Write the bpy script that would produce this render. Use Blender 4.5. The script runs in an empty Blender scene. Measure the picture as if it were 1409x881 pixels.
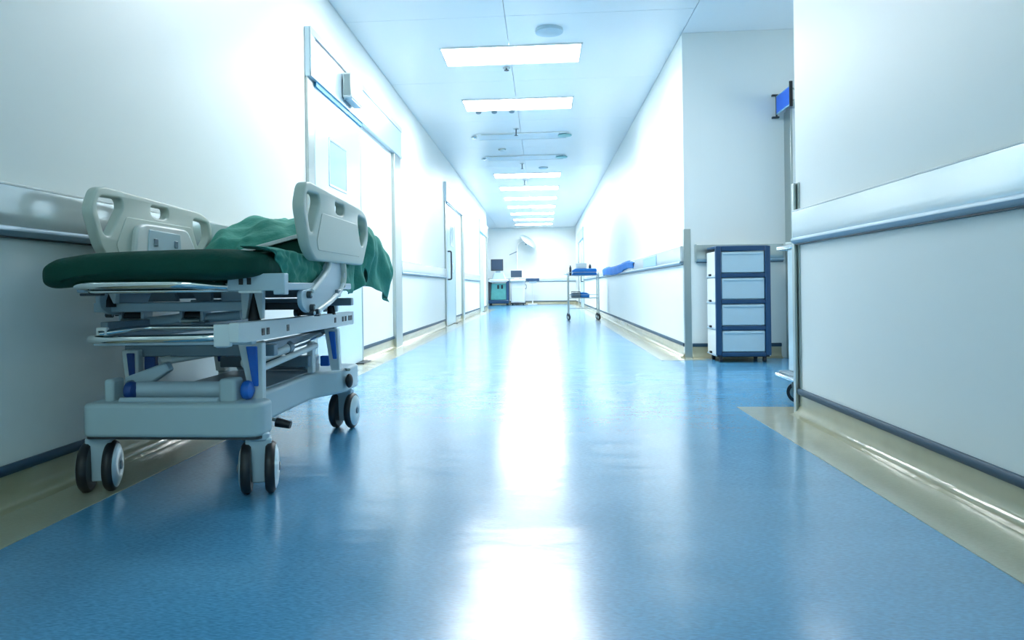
import bpy, bmesh, math, random
from math import pi, sin, cos, radians
from mathutils import Vector, Matrix, noise
random.seed(4)
scn = bpy.context.scene
C = scn.collection

# ------------------------------------------------------------------ camera
cam = bpy.data.cameras.new('camera')
cam.sensor_width = 36.0
cam.lens = 36.0 * 1000 / 1409
cam.shift_x = (704.5 - 669.0) / 1409
cam.shift_y = (396.0 - 440.5) / 1409
cam.clip_start = 0.05
co = bpy.data.objects.new('camera', cam)
C.objects.link(co)
co.matrix_world = (Matrix.Translation((0, 0, .65)) @ Matrix.Rotation(radians(4.4), 4, 'Z')
                   @ Matrix.Rotation(pi / 2, 4, 'X') @ Matrix.Rotation(-0.0126, 4, 'Z'))
scn.camera = co

# ------------------------------------------------------------------ world, exposure, light levels
w = bpy.data.worlds.new('world')
scn.world = w
w.use_nodes = True
w.node_tree.nodes['Background'].inputs[0].default_value = (.75, .93, 1, 1)
w.node_tree.nodes['Background'].inputs[1].default_value = .12
scn.view_settings.view_transform = 'Standard'
scn.view_settings.look = 'None'
scn.view_settings.exposure = 1.98
scn.view_settings.gamma = 1.0
LAMP = (0.95, 0.993, 1.0)
BACK = (.74, 1, .98)
LAMP_POWER = 7.4
BACK_POWER = 3.2


def area(name, loc, rot, sx, sy, power, col):
    l = bpy.data.lights.new(name, 'AREA')
    l.shape = 'RECTANGLE'; l.size = sx; l.size_y = sy; l.energy = power; l.color = col
    o = bpy.data.objects.new(name, l)
    o.location = loc; o.rotation_euler = rot
    C.objects.link(o)
    return o


# fill light added to brighten the side bay, out of view to the right
area('bay_fill', (4.4, 5.2, 1.6), (0, radians(90), 0), 1.8, 2.0, 7, (.86, .97, 1))


# ------------------------------------------------------------------ materials
def mat(name, col, rough=.5, metal=0., bump=0., bscale=40., mott=0., mscale=6., coat=0., emit=0., alpha=1., trans=0., spec=.5, sheen=0.):
    m = bpy.data.materials.new(name)
    m.use_nodes = True
    nt = m.node_tree; n = nt.nodes; L = nt.links
    b = n['Principled BSDF']
    b.inputs['Base Color'].default_value = (*col, 1)
    b.inputs['Roughness'].default_value = rough
    b.inputs['Metallic'].default_value = metal
    b.inputs['Coat Weight'].default_value = coat
    b.inputs['Coat Roughness'].default_value = .08
    b.inputs['Transmission Weight'].default_value = trans
    b.inputs['Specular IOR Level'].default_value = spec
    if sheen:
        b.inputs['Sheen Weight'].default_value = sheen
        b.inputs['Sheen Tint'].default_value = (.3, .8, .65, 1)
    if emit:
        b.inputs['Emission Color'].default_value = (*col, 1)
        b.inputs['Emission Strength'].default_value = emit
    tc = n.new('ShaderNodeTexCoord')
    if mott:
        t = n.new('ShaderNodeTexNoise'); t.inputs['Scale'].default_value = mscale; t.inputs['Detail'].default_value = 5
        L.new(tc.outputs['Object'], t.inputs['Vector'])
        r = n.new('ShaderNodeMix'); r.data_type = 'RGBA'
        r.inputs[6].default_value = (*[c * (1 - mott) for c in col], 1)
        r.inputs[7].default_value = (*[min(1, c * (1 + mott)) for c in col], 1)
        L.new(t.outputs['Fac'], r.inputs[0]); L.new(r.outputs[2], b.inputs['Base Color'])
    if bump:
        t = n.new('ShaderNodeTexNoise'); t.inputs['Scale'].default_value = bscale; t.inputs['Detail'].default_value = 3
        L.new(tc.outputs['Object'], t.inputs['Vector'])
        bu = n.new('ShaderNodeBump'); bu.inputs['Strength'].default_value = bump; bu.inputs['Distance'].default_value = .01
        L.new(t.outputs['Fac'], bu.inputs['Height']); L.new(bu.outputs['Normal'], b.inputs['Normal'])
    return m


def vinyl(name, col, fleck, rough, mott, wave):
    """sheet vinyl: short directional flecks, worn patches, gently uneven polish"""
    m = mat(name, col, rough)
    nt = m.node_tree; n = nt.nodes; L = nt.links
    b = n['Principled BSDF']
    tc = n.new('ShaderNodeTexCoord')
    mp = n.new('ShaderNodeMapping'); mp.inputs['Scale'].default_value = (70, 240, 1); mp.inputs['Rotation'].default_value = (0, 0, .5)
    L.new(tc.outputs['Object'], mp.inputs['Vector'])
    t = n.new('ShaderNodeTexNoise'); t.inputs['Scale'].default_value = 1; t.inputs['Detail'].default_value = 4
    L.new(mp.outputs[0], t.inputs['Vector'])
    cr = n.new('ShaderNodeValToRGB')
    cr.color_ramp.elements[0].position = .33; cr.color_ramp.elements[0].color = (*[c * (1 - fleck) for c in col], 1)
    cr.color_ramp.elements[1].position = .66; cr.color_ramp.elements[1].color = (*[min(1, c * (1 + fleck)) for c in col], 1)
    L.new(t.outputs['Fac'], cr.inputs['Fac'])
    t2 = n.new('ShaderNodeTexNoise'); t2.inputs['Scale'].default_value = 3.5; t2.inputs['Detail'].default_value = 6
    L.new(tc.outputs['Object'], t2.inputs['Vector'])
    mx = n.new('ShaderNodeMix'); mx.data_type = 'RGBA'; mx.blend_type = 'MULTIPLY'
    mr = n.new('ShaderNodeMapRange'); mr.inputs[3].default_value = 1 - mott; mr.inputs[4].default_value = 1 + mott
    L.new(t2.outputs['Fac'], mr.inputs[0])
    mx.inputs[0].default_value = 1
    L.new(cr.outputs['Color'], mx.inputs[6]); L.new(mr.outputs[0], mx.inputs[7])
    L.new(mx.outputs[2], b.inputs['Base Color'])
    mr2 = n.new('ShaderNodeMapRange'); mr2.inputs[3].default_value = rough * .7; mr2.inputs[4].default_value = rough * 1.4
    L.new(t2.outputs['Fac'], mr2.inputs[0]); L.new(mr2.outputs[0], b.inputs['Roughness'])
    mp3 = n.new('ShaderNodeMapping'); mp3.inputs['Scale'].default_value = (1.2, 3.2, 1); mp3.inputs['Rotation'].default_value = (0, 0, -.12)
    L.new(tc.outputs['Object'], mp3.inputs['Vector'])
    b.inputs['Coat Weight'].default_value = .5; b.inputs['Coat Roughness'].default_value = rough * .8; b.inputs['Coat IOR'].default_value = 1.5
    t3 = n.new('ShaderNodeTexNoise'); t3.inputs['Scale'].default_value = 1.4; t3.inputs['Detail'].default_value = 4
    L.new(mp3.outputs[0], t3.inputs['Vector'])
    bu = n.new('ShaderNodeBump'); bu.inputs['Strength'].default_value = wave; bu.inputs['Distance'].default_value = .02
    L.new(t3.outputs['Fac'], bu.inputs['Height']); L.new(bu.outputs['Normal'], b.inputs['Normal']); L.new(bu.outputs['Normal'], b.inputs['Coat Normal'])
    return m


M = dict(
    wall=mat('wall_paint', (.82, .87, .855), .42, bump=.04, bscale=6, mott=.02, mscale=1.2),
    ceil=mat('ceiling_enamel', (.88, .91, .92), .28, bump=.03, bscale=3),
    floor=vinyl('blue_vinyl', (.085, .32, .56), .20, .22, .14, .20),
    border=vinyl('beige_vinyl', (.47, .47, .36), .05, .2, .10, .06),
    cove=mat('beige_cove_vinyl', (.40, .39, .27), .14, bump=.25, bscale=9, mott=.12, mscale=7),
    cap=mat('navy_capping', (.018, .065, .115), .55),
    track=mat('blue_track_shade', (.04, .30, .52), .4),  # shade under the door headers, put into colour
    rail=mat('bumper_aluminium', (.78, .83, .84), .17, metal=.5, bump=.03, bscale=5),
    lip=mat('bumper_lip', (.26, .38, .46), .45, metal=.3),
    steel=mat('brushed_steel', (.46, .51, .49), .28, metal=.9, mott=.06, mscale=3),
    trackm=mat('header_aluminium', (.60, .73, .80), .28, metal=.55),
    chrome=mat('chrome', (.78, .80, .78), .08, metal=1),
    leaf=mat('door_leaf_enamel', (.56, .76, .86), .25),
    navy=mat('cart_blue_plastic', (.012, .062, .15), .35),
    drawer=mat('drawer_plastic', (.50, .66, .74), .35, mott=.05, mscale=8),
    white=mat('white_plastic', (.80, .84, .83), .35),
    cream=mat('rail_plastic', (.60, .67, .61), .42, mott=.03, mscale=5),
    cover=mat('base_cover_plastic', (.46, .60, .65), .38, mott=.03, mscale=3),
    frame=mat('frame_paint', (.48, .62, .71), .35, metal=.1),
    pale=mat('pale_frame_paint', (.74, .82, .84), .35),
    grey=mat('grey_frame_paint', (.20, .28, .34), .4, metal=.2),
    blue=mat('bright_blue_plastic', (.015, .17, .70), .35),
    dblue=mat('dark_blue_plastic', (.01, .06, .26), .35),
    black=mat('black_rubber', (.012, .014, .018), .45),
    dark=mat('dark_metal', (.05, .06, .07), .4, metal=.3),
    green=mat('green_pad_cover', (.005, .062, .045), .75, bump=.45, bscale=22, mott=.30, mscale=9, spec=.2),
    cloth=mat('green_sheet', (.036, .27, .205), .75, bump=.8, bscale=16, mott=.25, mscale=8, sheen=.3),
    glass=mat('window_glass', (.42, .58, .62), .06, spec=.8),
    signblue=mat('sign_blue', (.003, .14, .80), .35),
    linen=mat('blue_linen', (.02, .20, .62), .8, bump=.3, bscale=30, mott=.2),
    screen=mat('screen_glass', (.05, .08, .13), .15),
    teal=mat('teal_panel', (.12, .45, .42), .4, mott=.2, mscale=10),
    tealcap=mat('pale_teal_plastic', (.25, .58, .58), .4),
    diff=mat('unlit_diffuser', (.70, .80, .86), .25),
    steelpanel=mat('cabinet_steel', (.55, .68, .72), .3, metal=.55, mott=.04, mscale=3),
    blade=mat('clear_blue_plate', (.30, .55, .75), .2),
    lamp=mat('lit_diffuser', LAMP, .5, emit=LAMP_POWER),
    backfill=mat('fill_diffuser', BACK, .5, emit=BACK_POWER),
)

# ------------------------------------------------------------------ helpers
W = {}


def origin_of(o):
    return W.get(o.name, Vector((0, 0, 0)))


def obj(name, bm, m, parent=None, bevel=0., segs=2, angle=38, origin=None, solid=0.):
    """one mesh object from a bmesh in world coordinates"""
    po = origin_of(parent) if parent else Vector((0, 0, 0))
    if origin is None:
        if parent:
            origin = po
        else:
            xs = [v.co for v in bm.verts]
            origin = Vector(((min(v.x for v in xs) + max(v.x for v in xs)) / 2,
                             (min(v.y for v in xs) + max(v.y for v in xs)) / 2, min(v.z for v in xs)))
    origin = Vector(origin)
    bmesh.ops.translate(bm, verts=bm.verts, vec=-origin)
    me = bpy.data.meshes.new(name)
    bm.to_mesh(me); bm.free()
    for p in me.polygons:
        p.use_smooth = True
    me.set_sharp_from_angle(angle=radians(angle))
    me.materials.append(M[m] if isinstance(m, str) else m)
    o = bpy.data.objects.new(name, me)
    C.objects.link(o)
    W[o.name] = origin
    if parent:
        o.parent = parent
        o.location = origin - po
    else:
        o.location = origin
    if bevel:
        b = o.modifiers.new('bevel', 'BEVEL'); b.width = bevel; b.segments = segs; b.limit_method = 'ANGLE'; b.angle_limit = radians(40)
        b.harden_normals = False
    return o


def tag(o, label, cat, group=None):
    o['label'] = label; o['category'] = cat
    if group:
        o['group'] = group
    return o


def thing(name, label, cat, loc, group=None):
    o = bpy.data.objects.new(name, None)
    C.objects.link(o)
    o.location = loc; o.empty_display_size = .1
    W[o.name] = Vector(loc)
    return tag(o, label, cat, group)


def struct(name, bm, m, **k):
    o = obj(name, bm, m, **k)
    o['kind'] = 'structure'
    return o


def structgroup(name, loc):
    o = bpy.data.objects.new(name, None)
    C.objects.link(o); o.location = loc; W[o.name] = Vector(loc); o['kind'] = 'structure'
    return o


def copytree(o, loc, parent=None, first=True):
    c = o.copy(); C.objects.link(c)
    W[c.name] = Vector(loc) if first else Vector((0, 0, 0))
    if first:
        c.location = Vector(loc) - (origin_of(parent) if parent else Vector((0, 0, 0)))
    c.parent = parent
    for ch in o.children:
        copytree(ch, (0, 0, 0), c, False)
    return c


def box(bm, x0, x1, y0, y1, z0, z1):
    m = Matrix.Translation(((x0 + x1) / 2, (y0 + y1) / 2, (z0 + z1) / 2)) @ Matrix.Diagonal((abs(x1 - x0), abs(y1 - y0), abs(z1 - z0), 1))
    bmesh.ops.create_cube(bm, size=1, matrix=m)
    return bm


def B(*a):
    bm = bmesh.new()
    for i in range(0, len(a), 6):
        box(bm, *a[i:i + 6])
    return bm


def bar(bm, p0, p1, w_, h_, up=(0, 0, 1)):
    """square bar between two points"""
    p0, p1 = Vector(p0), Vector(p1)
    d = p1 - p0; L = d.length; d.normalize()
    s = d.cross(Vector(up)); s.normalize(); u = s.cross(d)
    mt = Matrix((s, d, u)).transposed().to_4x4(); mt.translation = (p0 + p1) / 2
    bmesh.ops.create_cube(bm, size=1, matrix=mt @ Matrix.Diagonal((w_, L, h_, 1)))
    return bm


def cyl(bm, p0, p1, r, r2=None, n=20):
    p0, p1 = Vector(p0), Vector(p1)
    d = p1 - p0
    q = d.to_track_quat('Z', 'Y').to_matrix().to_4x4(); q.translation = (p0 + p1) / 2
    bmesh.ops.create_cone(bm, cap_ends=True, segments=n, radius1=r, radius2=r if r2 is None else r2, depth=d.length, matrix=q)
    return bm


def smooth_path(pts, rad=.03, n=5):
    pts = [Vector(p) for p in pts]
    out = [pts[0]]
    for i in range(1, len(pts) - 1):
        a, b, c = pts[i - 1], pts[i], pts[i + 1]
        r = min(rad, (a - b).length * .45, (c - b).length * .45)
        s = b + (a - b).normalized() * r; e = b + (c - b).normalized() * r
        for k in range(n + 1):
            t = k / n
            out.append(s * (1 - t) ** 2 + b * 2 * t * (1 - t) + e * t * t)
    out.append(pts[-1])
    return out


def tube(bm, pts, r, n=10, rad=.03, closed=False):
    P = smooth_path(pts, rad) if len(pts) > 2 else [Vector(p) for p in pts]
    rings = []
    ref = None
    for i, p in enumerate(P):
        d = (P[min(i + 1, len(P) - 1)] - P[max(i - 1, 0)]).normalized()
        if ref is None:
            ref = d.orthogonal().normalized()
        ref = (ref - d * ref.dot(d)).normalized()
        s = d.cross(ref)
        rings.append([bm.verts.new(p + ref * cos(2 * pi * k / n) * r + s * sin(2 * pi * k / n) * r) for k in range(n)])
    for a, b in zip(rings, rings[1:]):
        for k in range(n):
            bm.faces.new((a[k], a[(k + 1) % n], b[(k + 1) % n], b[k]))
    bm.faces.new(rings[0][::-1]); bm.faces.new(rings[-1])
    bmesh.ops.recalc_face_normals(bm, faces=bm.faces)
    return bm


def T(pts, r, **k):
    return tube(bmesh.new(), pts, r, **k)


def prism(bm, poly, axis, a, b):
    """polygon in the two other axes (in x,y,z order) pulled along axis from a to b"""
    def P(u, v, t):
        return {'x': (t, u, v), 'y': (u, t, v), 'z': (u, v, t)}[axis]
    lo = [bm.verts.new(P(u, v, a)) for u, v in poly]
    hi = [bm.verts.new(P(u, v, b)) for u, v in poly]
    f = [bm.faces.new(lo), bm.faces.new(hi[::-1])]
    n = len(poly)
    for i in range(n):
        f.append(bm.faces.new((lo[i], hi[i], hi[(i + 1) % n], lo[(i + 1) % n])))
    bmesh.ops.recalc_face_normals(bm, faces=f)
    return bm


def PR(poly, axis, a, b):
    return prism(bmesh.new(), poly, axis, a, b)


def lathe(bm, prof, n=24, mt=None):
    """profile (r, z) turned about z"""
    vs = []
    for r, z in prof:
        vs.append([bm.verts.new((mt or Matrix()) @ Vector((r * cos(2 * pi * k / n), r * sin(2 * pi * k / n), z))) for k in range(n)])
    f = []
    for a, b in zip(vs, vs[1:]):
        for k in range(n):
            f.append(bm.faces.new((a[k], a[(k + 1) % n], b[(k + 1) % n], b[k])))
    f.append(bm.faces.new(vs[0][::-1])); f.append(bm.faces.new(vs[-1]))
    bmesh.ops.recalc_face_normals(bm, faces=f)
    return bm


def roundpoly(pts, rs, n=6):
    out = []
    N = len(pts)
    for i in range(N):
        a, b, c = Vector(pts[i - 1]), Vector(pts[i]), Vector(pts[(i + 1) % N])
        r = rs[i] if isinstance(rs, (list, tuple)) else rs
        r = min(r, (a - b).length * .48, (c - b).length * .48)
        s = b + (a - b).normalized() * r; e = b + (c - b).normalized() * r
        for k in range(n + 1):
            t = k / n
            out.append(s * (1 - t) ** 2 + b * 2 * t * (1 - t) + e * t * t)
    return out


def plate(outline, holes, half, bev):
    """flat plate with holes, outline in (y, z), thickness along x, as a bmesh centred on x = 0"""
    cu = bpy.data.curves.new('plate', 'CURVE')
    cu.dimensions = '2D'; cu.fill_mode = 'BOTH'; cu.extrude = half - bev; cu.bevel_depth = bev; cu.bevel_resolution = 3
    cu.offset = -bev
    for poly in [outline] + holes:
        s = cu.splines.new('POLY'); s.points.add(len(poly) - 1); s.use_cyclic_u = True
        for i, (u, v) in enumerate(poly):
            s.points[i].co = (u, v, 0, 1)
    o = bpy.data.objects.new('plate', cu); C.objects.link(o)
    dg = bpy.context.evaluated_depsgraph_get()
    me = bpy.data.meshes.new_from_object(o.evaluated_get(dg))
    bm = bmesh.new(); bm.from_mesh(me)
    bpy.data.objects.remove(o); bpy.data.curves.remove(cu); bpy.data.meshes.remove(me)
    bmesh.ops.remove_doubles(bm, verts=bm.verts, dist=1e-5)
    bmesh.ops.transform(bm, verts=bm.verts, matrix=Matrix(((0, 0, 1, 0), (1, 0, 0, 0), (0, 1, 0, 0), (0, 0, 0, 1))))
    return bm


XL, XR, H = -1.63, 1.27, 2.9
Y0 = -4.5
BAY0, BAY1 = 3.74, 6.6          # the bay that opens off the right side
YL = 21.6                       # the left wall ends, the corridor widens
YF = 27.5
BAYX = 4.4
LOBX = -4.0

# ------------------------------------------------------------------ large structure
bm = B(LOBX - .2, BAYX + .2, Y0 - .2, YF + .2, -.12, 0)
floor = struct('floor', bm, 'floor')
bm = B(XL, XL + .25, Y0, YL, 0, .0025)
obj('border_strip', bm, 'border', floor)
bm = B(XR - .25, XR + .03, Y0, BAY0 + .2, 0, .0025, XR + .03, XR + .25, BAY0 + .02, BAY0 + .2, 0, .0025)
obj('border_strip', bm, 'border', floor)
bm = B(XR - .25, XR, BAY1 - .22, YF, 0, .0025, XR, XR + .14, BAY1 - .2, BAY1, 0, .0025)
obj('border_strip', bm, 'border', floor)

struct('wall_left', B(XL - .15, XL, Y0, YL, 0, H), 'wall')
struct('wall_right', B(XR, XR + .16, Y0, BAY0, 0, H), 'wall')
struct('wall_right_far', B(XR, XR + .16, BAY1, YF, 0, H), 'wall')
struct('wall_bay_back', B(XR + .16, BAYX, BAY1, BAY1 + .15, 0, H), 'wall')
struct('wall_far', B(LOBX, XR + .16, YF, YF + .15, 0, H), 'wall')
struct('wall_lobby', B(LOBX - .15, LOBX, YL, YF, 0, H, LOBX, XL - .15, YL - .15, YL, 0, H), 'wall')
struct('wall_near', B(XL - .15, XR + .16, Y0 - .15, Y0, 0, H), 'wall')
# bay side wall, closed, behind the added fill light
struct('wall_bay_side', B(BAYX + .1, BAYX + .2, BAY0 - .3, BAY1, 0, H, XR + .16, BAYX, BAY0 - .35, BAY0 - .2, 0, H), 'wall')

ceil = struct('ceiling', B(LOBX - .15, BAYX + .2, Y0 - .15, YF + .15, H + .03, H + .15), 'ceil')
ys = [Y0] + [6.02 + 1.89 * k for k in range(-5, 12)] + [YF]
xs = [XL, -.28, XR]
pan = None
panels = []
for i in range(len(ys) - 1):
    for j in range(2):
        g = .002
        panels.append(obj('ceiling_panel', B(xs[j] + g, xs[j + 1] - g, ys[i] + g, ys[i + 1] - g, H, H + .028), 'ceil', ceil, bevel=.002, segs=1))
for a, b, c, d in ((XR, 2.8, BAY0 - .3, BAY1), (2.8, BAYX + .1, BAY0 - .3, BAY1), (LOBX, -2.8, YL, YF), (-2.8, XL, YL, YF)):
    obj('ceiling_panel', B(a + .002, b - .002, c, d, H, H + .028), 'ceil', ceil, bevel=.002, segs=1)


# skirting: coved beige vinyl with a dark cap
def skirting(name, axis, wall, sgn, a, b):
    """runs along axis from a to b; wall face at `wall`, room on the side sgn"""
    prof = [(0, 0), (0, .10), (.004, .10)]
    for k in range(7):
        t = k / 6 * pi / 2
        prof.append((.004 + .045 * (1 - cos(t)), .052 - .048 * sin(t) + .0))
    prof.append((.06, 0.0))
    pv = [(wall + sgn * u, v) for u, v in prof]
    if axis == 'y':
        m = PR(pv, 'y', a, b)
    else:
        m = PR(pv, 'x', a, b)
    s = struct(name, m, 'cove')
    cp = [(wall, .100), (wall + sgn * .010, .100), (wall + sgn * .015, .107), (wall + sgn * .015, .122), (wall + sgn * .009, .130), (wall, .130)]
    obj('capping', PR(cp, axis, a, b), 'cap', s)
    return s


skirting('baseboard_left', 'y', XL, 1, Y0, 4.94)
skirting('baseboard_left_middle', 'y', XL, 1, 6.42, 12.12)
skirting('baseboard_left_far', 'y', XL, 1, 13.5, 18.85)
skirting('baseboard_left_end', 'y', XL, 1, 20.0, YL)
skirting('baseboard_right', 'y', XR, -1, Y0, BAY0 - .02)
skirting('baseboard_right_far', 'y', XR, -1, BAY1 + .03, YF)
skirting('baseboard_bay', 'x', BAY1, -1, XR + .06, 2.1)
skirting('baseboard_far', 'x', YF, -1, LOBX, XR)


# wall bumper: bowed aluminium face with a dark rolled lip below and a top highlight painted as a white strip
def bumper(name, axis, wall, sgn, a, b, z0=.845, z1=1.0, face='rail'):
    h = z1 - z0
    pr = [(0, 0), (.022, .0), (.027, .008), (.029, h * .35), (.029, h * .85), (.028, h - .007), (.020, h), (0, h)]
    s = struct(name, PR([(wall + sgn * u, z0 + .012 + v * (h - .012) / h) for u, v in pr], axis, a, b), face)
    lp = [(0, -.010), (.020, -.010), (.031, -.004), (.037, .006), (.036, .014), (.030, .020), (0, .020)]
    obj('top_highlight', PR([(wall + sgn * u, z1 + v) for u, v in [(.014, -.006), (.0305, -.006), (.0305, -.001), (.026, .002), (.014, .002)]], axis, a, b), 'white', s)
    obj('shadow_gap', PR([(wall + sgn * u, z0 + v) for u, v in [(0, -.015), (.018, -.015), (.018, -.009), (0, -.009)]], axis, a, b), 'dark', s)
    obj('rolled_lip', PR([(wall + sgn * u, z0 + v) for u, v in lp], axis, a, b), 'lip', s)
    return s


bumper('trim_1', 'y', XL, 1, Y0, 4.93, .835, .985)
bumper('trim_2', 'y', XL, 1, 8.27, 12.1, .825, .975)
bumper('trim_3', 'y', XL, 1, 14.98, 18.85, .825, .975)
bumper('trim_4', 'y', XR, -1, Y0, BAY0 - .025, .857, 1.012)
bumper('trim_5', 'y', XR, -1, BAY1 + .05, 21.8)
bumper('trim_6', 'x', YF, -1, LOBX, XR, .86, 1.01)
bt = bumper('trim_7', 'x', BAY1, -1, XR + .10, 2.12, .86, 1.01, face='steel')
obj('end_cap', B(XR + .085, XR + .10, BAY1 - .034, BAY1, .852, 1.012), 'steel', bt, bevel=.003)


# stainless corner guards
def guard(name, x, y, sx, sy, z1=1.14):
    m = bmesh.new()
    t = .004
    L1 = [(x - sx * t, y - sy * t), (x + sx * .055, y - sy * t), (x + sx * .055, y), (x, y), (x, y + sy * .055), (x - sx * t, y + sy * .055)]
    prism(m, [(u, v) for u, v in L1], 'z', .004, z1)
    return struct(name, m, 'steel')


guard('trim_8', XR - .001, BAY0 + .001, 1, -1, 1.15)
g = obj('guard_face', B(XR - .02, XR - .006, BAY0 - .025, BAY0 + .010, .004, 1.15), 'steel', bevel=.003)
g.parent = bpy.data.objects['trim_8']; g.location = Vector(g.location) - W['trim_8']
guard('trim_9', XR - .001, BAY1 - .001, 1, 1, 1.15)


# ------------------------------------------------------------------ automatic sliding doors on the left wall
def sliding_door(name, y0, y1, split, ztop, zh, wall, sgn, sensor=False, handle=False, win=None, closer=False):
    """frame from y0 to y1, leaf from y0 to split, header track from zh to ztop"""
    root = structgroup(name, (wall, (y0 + y1) / 2, 0))
    k = (y1 - y0) / 3.25
    X = lambda a, b: (min(wall + sgn * a, wall + sgn * b), max(wall + sgn * a, wall + sgn * b))
    wl = .14 * k
    wr = .36 * k
    obj('jamb', B(*X(0, .022), y0, y0 + wl, 0, zh), 'steel', root, bevel=.003)
    obj('jamb', B(*X(0, .035), y1 - wr, y1, 0, zh), 'steel', root, bevel=.003)
    hd = obj('header', B(*X(0, .040), y0, y1 + .02, zh, ztop), 'trackm', root, bevel=.004)
    obj('header_rim', B(*X(.040, .048), y0, y1 + .02, ztop - .05, ztop, *X(.040, .048), y0, y0 + .08, zh, ztop - .05, *X(.040, .050), y0, y1 + .02, zh, zh + .028), 'trackm', root, bevel=.002)
    obj('access_seam', B(*X(.040, .0415), y0 + .12, y0 + (y1 - y0) * .3, ztop - .062, ztop - .054), 'dark', root)
    lf = obj('leaf', B(*X(.002, .024), y0 + wl, split, .012, zh - .012), 'leaf', root, bevel=.003)
    obj('leaf_edge', B(*X(.002, .028), split - .03, split, .012, zh - .012), 'steel', lf, bevel=.002)
    obj('floor_guide', B(*X(.0, .09), split - .25, split + .02, .003, .012), 'dark', root)
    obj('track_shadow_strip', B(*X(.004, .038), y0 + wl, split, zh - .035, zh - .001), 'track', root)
    if win:
        a, b, c, d = win
        f = obj('vision_frame', B(*X(.023, .030), a - .02, b + .02, d, d + .02, *X(.023, .030), a - .02, b + .02, c - .02, c,
                                  *X(.023, .030), a - .02, a, c, d, *X(.023, .030), b, b + .02, c, d), 'trackm', lf, bevel=.002)
        obj('pane', B(*X(.020, .026), a, b, c, d), 'glass', lf)
    if handle:
        hy = y0 + wl + .10
        hx = wall + sgn * .085
        obj('pull_handle', T([(wall + sgn * .024, hy, .80), (hx, hy, .80), (hx, hy, 1.28), (wall + sgn * .024, hy, 1.28)], .014, rad=.04), 'dark', lf)
        obj('switch_plate', B(*X(.024, .032), split - .5, split - .3, .93, 1.10), 'frame', lf, bevel=.003)
    if sensor:
        yy = y0 + .80
        s = obj('motion_sensor', B(*X(.048, .125), yy, yy + .36, zh + .06, zh + .26), 'white', root, bevel=.006)
        obj('sensor_lens', B(*X(.056, .117), yy - .008, yy, zh + .075, zh + .245), 'steel', s, bevel=.004)
        obj('sensor_base', B(*X(.055, .117), yy + .02, yy + .34, zh + .048, zh + .06), 'frame', s)
    return root


sliding_door('door_1', 4.95, 8.22, 6.42, 2.49, 2.14, XL, 1, sensor=True, win=(5.44, 5.90, 1.46, 1.79))
sliding_door('door_2', 12.15, 14.95, 13.45, 2.45, 2.12, XL, 1, handle=True, win=(12.75, 13.15, 1.42, 1.75))
sliding_door('door_3', 18.9, 21.5, 20.0, 2.45, 2.12, XL, 1, handle=False)
sliding_door('door_4', 22.0, 25.2, 23.6, 2.45, 2.12, XR, -1, handle=True)
# the door in the back wall of the bay
d5 = structgroup('door_5', (2.7, BAY1, 0))
obj('jamb', B(2.145, 2.165, BAY1 - .16, BAY1, 0, 2.16), 'steel', d5, bevel=.003)
obj('jamb_face', B(2.165, 2.27, BAY1 - .16, BAY1 - .14, 0, 2.16), 'white', d5, bevel=.003)
obj('header', B(2.165, 3.3, BAY1 - .16, BAY1, 2.16, 2.24), 'steel', d5, bevel=.003)
obj('jamb', B(3.2, 3.3, BAY1 - .16, BAY1, 0, 2.16), 'steel', d5, bevel=.003)
obj('leaf', B(2.165, 3.2, BAY1 - .05, BAY1, .01, 2.15), 'leaf', d5, bevel=.003)

# ------------------------------------------------------------------ ceiling lights
LY = [5.13, 7.02, 8.91, 14.6, 16.5, 18.4, 20.3, 22.2, 24.1, 26.0]
LABY = ['lit ceiling panel just above the top of the frame, before the round vent',
        'lit rectangular ceiling panel behind the round vent, largest in the picture',
        'lit rectangular ceiling panel just before the two unlit ones',
        'lit ceiling panel first after the two unlit ones',
        'lit ceiling panel second after the two unlit ones',
        'lit ceiling panel third after the two unlit ones',
        'lit ceiling panel fourth after the two unlit ones, midway along the far row',
        'lit ceiling panel third from the far wall',
        'lit ceiling panel second from the far wall',
        'lit ceiling panel nearest the far wall, smallest of the row']


def ceiling_light(y, label, m, group, L=.26):
    x0, x1 = -.915, .385
    t = thing('ceiling_light', label, 'ceiling light', ((x0 + x1) / 2, y, H - .02), group)
    y0, y1 = y - L, y + L
    w_ = .02
    obj('frame', B(x0 - w_, x1 + w_, y0 - w_, y0, H - .014, H - .0005, x0 - w_, x1 + w_, y1, y1 + w_, H - .014, H - .0005,
                   x0 - w_, x0, y0, y1, H - .014, H - .0005, x1, x1 + w_, y0, y1, H - .014, H - .0005), 'white', t, bevel=.002)
    obj('diffuser', B(x0, x1, y0, y1, H - .010, H - .002), m, t)
    return t


for y, lab in zip(LY, LABY):
    ceiling_light(y, lab, 'lamp', 'lit ceiling panels down the corridor')
for y, lab in ((10.8, 'unlit ceiling panel with teal end cap, nearer of the two'), (12.6, 'unlit ceiling panel with teal end cap, farther of the two')):
    t = ceiling_light(y, lab, 'diff', 'unlit ceiling panels', .2)
    obj('end_cap', lathe(bmesh.new(), [(.10, 0), (.10, .012), (.05, .02)], 24, Matrix.Translation((.36, y - .05, H - .03))), 'tealcap', t)
    obj('reflector_strip', PR([(-.86, y - .215), (-.40, y - .205), (-.40, y - .195), (-.86, y - .165)], 'z', H - .02, H - .012), 'steel', t)
    obj('knob', lathe(bmesh.new(), [(.03, 0), (.045, .015), (.03, .03)], 16, Matrix.Translation((-.98, y - .02, H - .032))), 'chrome', t)
for y, lab in ((-1.3, 'added fill panel nearer behind the viewer, out of frame'), (-3.2, 'added fill panel farther behind the viewer, out of frame')):
    ceiling_light(y, lab, 'backfill', 'added fill panels behind the viewer')  # unseen panels added to fill the foreground with light

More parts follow.
